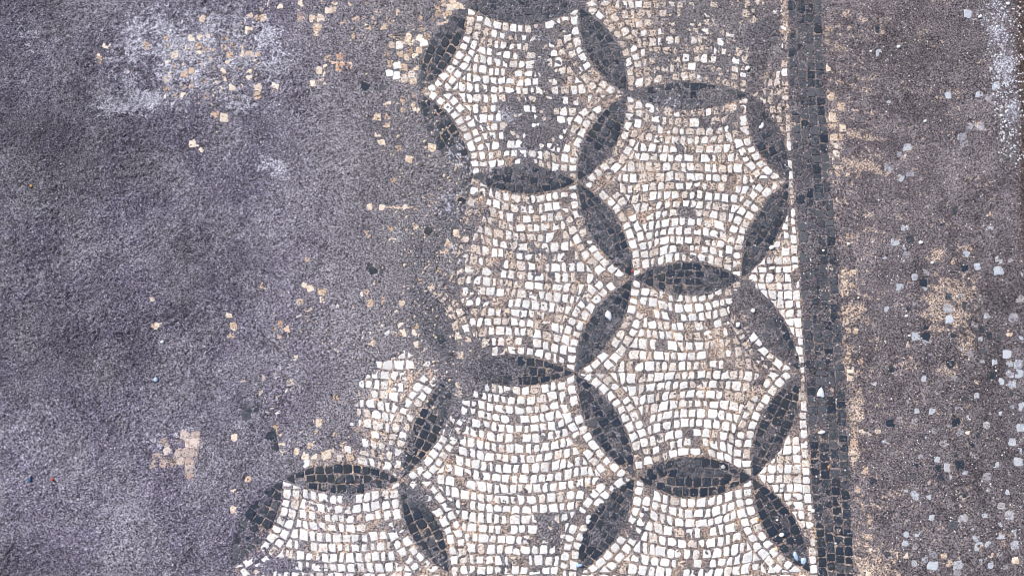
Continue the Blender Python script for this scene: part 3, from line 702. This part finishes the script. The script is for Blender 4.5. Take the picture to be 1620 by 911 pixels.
OWN[('orange', 0)] = thing('orange_patch', 'ragged cluster of orange stained tesserae in the mud left of centre', 'mosaic patch', at((442, 545)))
OWN[('orange', 1)] = thing('orange_patch', 'little cross of six orange tesserae alone in the upper mud', 'mosaic patch', at((540, 102)))
OWN[('pink', 0)] = thing('pinkish_patch', 'pale pinkish patch of fused tesserae in the lower left mud', 'mosaic patch', at((275, 718)))
OWN[('topleft', 0)] = thing('broken_hexagon', 'broken cream hexagon at the top left, surviving as loose rows', 'mosaic hexagon', at((630, 60)), 'white hexagons of the mosaic')
OWN[('edge', 0)] = thing('bluish_patch', 'bluish white tesserae in blocks along the lower right edge', 'mosaic patch', at((1590, 720)))

# ------------------------------------------------------------------ the tesserae, each an object of its own
film_abs = Zw * 1000
made = {}
for ti, (outl, owner, mat) in enumerate(TILES):
    W = WT[ti]; c = W.mean(0); sl = grid_slice(W)
    cp = outl.mean(0)
    Wm = W * 1000; x, y = MX[sl], MY[sl]
    if x.size == 0: continue
    s = np.full(x.shape, -99.0)
    for i in range(len(Wm)):
        a, b = Wm[i], Wm[(i + 1) % len(Wm)]; d = b - a; L_ = max(1e-6, np.hypot(*d))
        s = np.maximum(s, ((x - a[0]) * d[1] - (y - a[1]) * d[0]) / L_)
    ins = s < -.3
    if ins.sum() < 6: continue
    base = undul[sl][ins].mean(); top = TILE_TOP[ti] + (.12 if mat == 'dark' else 0)
    show = ((base + top) > film_abs[sl][ins] + .05).mean()
    if show < (.14 if owner[0] == 'oval' else .07): continue
    n = len(W); P = W - c
    rad = np.hypot(P[:, 0], P[:, 1])[:, None]
    ins_ = P * (1 - np.minimum(.35, .00075 / np.maximum(rad, 1e-5)))
    slope = rng.normal(0, .045, 2)
    zt = (base + top) / 1000
    zz = lambda Q: zt + Q @ slope
    v = [(*p, zt - .007) for p in P] + [(*p, z - .0006 - abs(rng.normal(0, .00018))) for p, z in zip(P, zz(P))]
    v += [(*p, z + rng.normal(0, .00007)) for p, z in zip(ins_, zz(ins_))] + [(0, 0, zt + abs(rng.normal(0, .00015)))]
    f = []
    for i in range(n):
        j = (i + 1) % n
        f += [(i, j, n + j, n + i), (n + i, n + j, 2 * n + j, 2 * n + i), (2 * n + i, 2 * n + j, 3 * n)]
    me = bpy.data.meshes.new('tessera'); me.from_pydata(v, [], f); me.materials.append(M[mat])
    o = bpy.data.objects.new('tessera', me); C.objects.link(o)
    par = OWN[owner]; o.parent = par
    o.location = (c[0] - par.location.x, c[1] - par.location.y, 0)
    e = float(sample(EX, np.array([cp[0]]), np.array([cp[1]]), 0)[0]); stn = float(sample(STN, np.array([cp[0]]), np.array([cp[1]]), .4)[0])
    if mat == 'dark': o['stain'] = float(np.clip(.96 - e + (.22 - .16 * float(sm(500, 850, cp[1])) if owner[0] == 'band' else .03) + rng.normal(0, .22 if owner[0] == 'band' else .17), 0, 1))
    else: o['stain'] = float(np.clip(stn * .9 + .55 * (1 - min(1, e)) + rng.normal(0, .26), 0, 1))
    made[owner] = made.get(owner, 0) + 1
print('tesserae', sum(made.values()), 'of', len(TILES), made)

def floor_z(p):
    Wp = at(p); i = np.clip(np.searchsorted(ay, Wp[1]), 1, nyv - 2); j = np.clip(np.searchsorted(ax, Wp[0]), 1, nxv - 2)
    return Wp, float(np.max(Zw[i - 1:i + 2, j - 1:j + 2]))

# ------------------------------------------------------------------ loose stones lying on the floor
M['pebble'] = plain('white_pebble', (.78, .78, .78), (.86, .86, .85), 300)
M['chip'] = plain('blue_chip', (.26, .42, .66), (.48, .60, .78), 260, .35)
M['palechip'] = plain('pale_chip', (.58, .62, .70), (.72, .75, .80), 260, .4)
M['grey'] = plain('grey_stone', (.38, .40, .42), (.52, .53, .54), 300)
M['ochre'] = plain('ochre_stone', (.48, .24, .06), (.60, .34, .12), 300)
M['beige'] = plain('beige_stone', (.55, .45, .36), (.66, .56, .46), 300)
M['red'] = plain('red_grain', (.45, .05, .04), (.55, .09, .06), 300)
M['navy'] = plain('navy_grain', (.03, .09, .20), (.06, .14, .28), 300)
def stone(outline, mat, h, name, label, cat, group=None, z_off=0.0):
    """a rounded stone: the outline in photo pixels, lofted over four rings and a crown"""
    q = np.asarray(outline, float); cp = q.mean(0); W = at(q); c, z = floor_z(cp)
    if area(W) < 0: W = W[::-1]
    P = W - c; n = len(P); v, f = [], []
    for fz, fs in ((-.3, .8), (.12, 1.0), (.55, .93), (.86, .66)):
        v += [(p[0] * fs, p[1] * fs, h * fz * (1 + .08 * math.sin(3 * i + fz))) for i, p in enumerate(P)]
    v.append((0, 0, h))
    for r_ in range(3):
        for i in range(n):
            j = (i + 1) % n; f.append((r_ * n + i, r_ * n + j, (r_ + 1) * n + j, (r_ + 1) * n + i))
    for i in range(n): f.append((3 * n + i, 3 * n + (i + 1) % n, 4 * n))
    me = bpy.data.meshes.new(name); me.from_pydata(v, [], f); me.materials.append(M[mat])
    me.polygons.foreach_set('use_smooth', [True] * len(me.polygons))
    o = bpy.data.objects.new(name, me); C.objects.link(o); o.location = (c[0], c[1], z + z_off)
    o['label'] = label; o['category'] = cat
    if group: o['group'] = group
    return o
def roundish(x, y, rx, ry, rot=0, jit=.12, n=11):
    a = np.linspace(0, 2 * math.pi, n, endpoint=False) + rng.uniform(0, 1)
    rr = 1 + rng.normal(0, jit, n); X = rx * rr * np.cos(a); Y = ry * rr * np.sin(a); c_, s_ = math.cos(rot), math.sin(rot)
    return np.stack([x + X * c_ - Y * s_, y + X * s_ + Y * c_], -1)
PG, CG = 'loose white pebbles', 'loose bluish chips'
for x, y, rx, ry, lab in [
  (1183,108,4.2,3.6,'bright white pebble on the brown grime above the shard, top right'),
  (1190.5,492,3.3,3.2,'round white pebble on smooth film right of the egg-shaped one'),
  (1167,514,3.7,4.0,'egg-shaped white pebble at the right end of a white row'),
  (1286,807.5,3.1,3.1,'round grey-white pebble touching the border line near the bottom'),
  (1236.5,845,4.0,3.5,'largest white pebble on the bottom right dark oval'),
  (1229,822,1.9,1.8,'tiny white pebble on the bottom right dark oval'),
  (1221,392,4.4,3.2,'bluish white pebble on the dark oval beside the mid-height triangle'),
  (1550,27,2.9,2.8,'white pebble next to the single pale tessera at the top right corner'),
  (1421,75,3.0,2.6,'white pebble on bare brown soil, upper right'),
  (1377,82,2.1,2.0,'small white pebble on brown soil left of the larger one, upper right'),
  (1462,193,2.4,2.2,'small white pebble on brown soil, right of centre top'),
  (1582,184,2.3,2.2,'white pebble near the chalky right edge'),
  (1456,384,3.1,3.1,'round white pebble beside a navy tessera on the right'),
  (1474,416,2.5,2.4,'white pebble among the tan netted patches on the right'),
  (1342,386,2.2,2.1,'white pebble just outside the ragged tan line'),
  (1303,396,2.1,2.0,'white pebble on the dark band at mid height'),
  (1433,500,2.6,2.2,'white pebble below a pale round stain on the right'),
  (1438,531,1.9,1.9,'tiny white pebble left of the brightest bluish tessera pair'),
  (1380,383,2.0,1.6,'elongated white pebble on brown soil beyond the ragged tan line'),
  (1322,859,1.9,1.7,'small white pebble on the dark band near the bottom'),
  (1358,471,1.8,1.8,'small white pebble beside the ragged tan line at mid height'),
  (1594,7,2.6,2.4,'white pebble in the chalky gravel at the top right corner')]:
    stone(roundish(x, y, rx, ry), 'pebble', .0042 * min(1, rx / 3.2), 'pebble', lab, 'pebble', PG)
stone([(1299,612),(1302,617),(1304,624),(1304,629),(1299,629),(1297,627),(1292,627),(1292,622),(1295,616)], 'palechip', .003, 'stone_chip', 'pale arrowhead-shaped chip on the dark border band', 'chip', CG)
stone([(1294,684),(1299,680),(1305,681),(1306,684),(1300,687),(1295,686)], 'palechip', .003, 'stone_chip', 'flat pale blue chip on the border band below the arrowhead-shaped one', 'chip', CG)
stone([(961,491),(966,494),(968,500),(968,505),(965,508),(962,504),(957,500),(958,494)], 'palechip', .003, 'stone_chip', 'pale blue chip lying on the dark oval in the centre', 'chip', CG)
stone([(1257,871),(1261,876),(1263,884),(1262,888),(1257,883),(1254,876)], 'chip', .003, 'stone_chip', 'slender blue chip at the bottom right end of the last oval', 'chip', CG)
stone([(1267,882),(1274,881),(1276,887),(1272,893),(1267,890)], 'chip', .003, 'stone_chip', 'square blue chip beside the slender one, bottom right', 'chip', CG)
stone([(910,891),(921,891),(922,895),(913,897)], 'chip', .003, 'stone_chip', 'thin bright blue chip at the bottom edge, centre', 'chip', CG)
stone([(1140,737),(1144,734),(1148,738),(1146,742),(1141,741)], 'grey', .003, 'stone_chip', 'grey chip on the right half of the eye-shaped oval', 'chip', CG)
stone([(1201,200),(1204,198),(1205,194),(1208,196),(1208,202),(1205,205),(1200,203)], 'pebble', .003, 'shard', 'small white shard on the grimy oval beside the border', 'shard')
stone([(1228,864),(1231,868),(1231,872),(1225,872),(1225,866)], 'beige', .003, 'stone_chip', 'beige chip at the lower left rim of the bottom right oval', 'chip', CG)
stone(roundish(247.5, 600, 3.2, 4), 'chip', .002, 'stone_chip', 'little blue chip alone in the left mud', 'chip', CG)
stone(roundish(258, 541, 3, 2.6), 'palechip', .002, 'stone_chip', 'pale blue grain below two orange fragments on the left', 'chip', CG)
stone(roundish(48, 758, 3, 4), 'navy', .002, 'stone_chip', 'dark blue grain near the lower left edge', 'chip', CG)
stone(roundish(84, 758, 2.2, 2.4), 'red', .002, 'stone_chip', 'tiny red grain near the lower left edge', 'chip', CG)
stone(roundish(51, 295, 2.2, 2.2), 'ochre', .002, 'stone_chip', 'tiny ochre grain in the mud at the left edge', 'chip', CG)
stone(roundish(1199, 822, 1.8, 3.2), 'ochre', .002, 'stone_chip', 'ochre grain on the left rim of the bottom right oval', 'chip', CG)
stone(roundish(1311, 738, 2, 2.6), 'ochre', .002, 'stone_chip', 'orange brown grain on the dark border band', 'chip', CG)
stone(roundish(1000, 429, 1.6, 2.4), 'red', .002, 'stone_chip', 'red grain where three ovals meet at the centre', 'chip', CG)

# grit: fine grains nobody could count
def grit(name, count, mat, dens, smin, smax, seed):
    r = np.random.default_rng(seed); v, f = [], []
    k = 0
    while k < count:
        u, w_ = r.uniform(-10, 1630), r.uniform(-10, 921)
        if r.random() > dens(u, w_): continue
        Wp, z = floor_z((u, w_)); s = r.uniform(smin, smax) * (1 if r.random() < .9 else 1.5)
        a0 = r.uniform(0, 6.3); b = len(v)
        ring = [(Wp[0] + s * math.cos(a0 + i * 1.2566) * r.uniform(.7, 1.2), Wp[1] + s * math.sin(a0 + i * 1.2566) * r.uniform(.7, 1.2), z + s * .15) for i in range(5)]
        v += ring + [(Wp[0], Wp[1], z + s * .9)]
        f += [(b + i, b + (i + 1) % 5, b + 5) for i in range(5)]
        k += 1
    me = bpy.data.meshes.new(name); me.from_pydata(v, [], f); me.materials.append(M[mat])
    o = bpy.data.objects.new(name, me); C.objects.link(o); o['kind'] = 'stuff'; o['label'] = dict(pebble='fine pale grit strewn over the floor', flake='cream stone flakes around the broken mosaic edge', palechip='chalky grit along the upper right edge').get(mat, 'fine grey grit strewn over the floor')
rt = lambda u, v_: float(np.interp(u, [0, 500, 900, 1180, 1300, 1620], [.04, .05, .08, .3, 1, .9]))
grit('pale_grit', 1500, 'pebble', rt, .0005, .0011, 5)
grit('grey_grit', 2200, 'grey', lambda u, v_: max(.2, rt(u, v_) * .8), .0005, .0012, 6)
grit('chalk_grit', 500, 'palechip', lambda u, v_: 1.0 if u > 1560 + .1 * abs(v_ - 60) and v_ < 260 else 0, .0007, .0018, 8)

fl = lambda u, v_: (math.exp(-((u - 690 + .0 * v_) / 70) ** 2) * (1 if 100 < v_ < 600 else .3) * (1 if u < 745 else 0) + .5 * math.exp(-((u - 560) / 120) ** 2 - ((v_ - 20) / 50) ** 2)
    + .5 * math.exp(-((u - 1100) / 110) ** 2 - ((v_ - 60) / 70) ** 2) + .35 * math.exp(-((u - 520) / 60) ** 2 - ((v_ - 715) / 22) ** 2) + .12 * math.exp(-((u - 460) / 60) ** 2 - ((v_ - 520) / 90) ** 2)
    + .35 * math.exp(-((u - 335) / 80) ** 2 - ((v_ - 100) / 60) ** 2))
M['flake'] = plain('cream_flake', (.76, .66, .55), (.62, .48, .38), 400, .8)
grit('cream_grit', 700, 'flake', fl, .0007, .0022, 12)
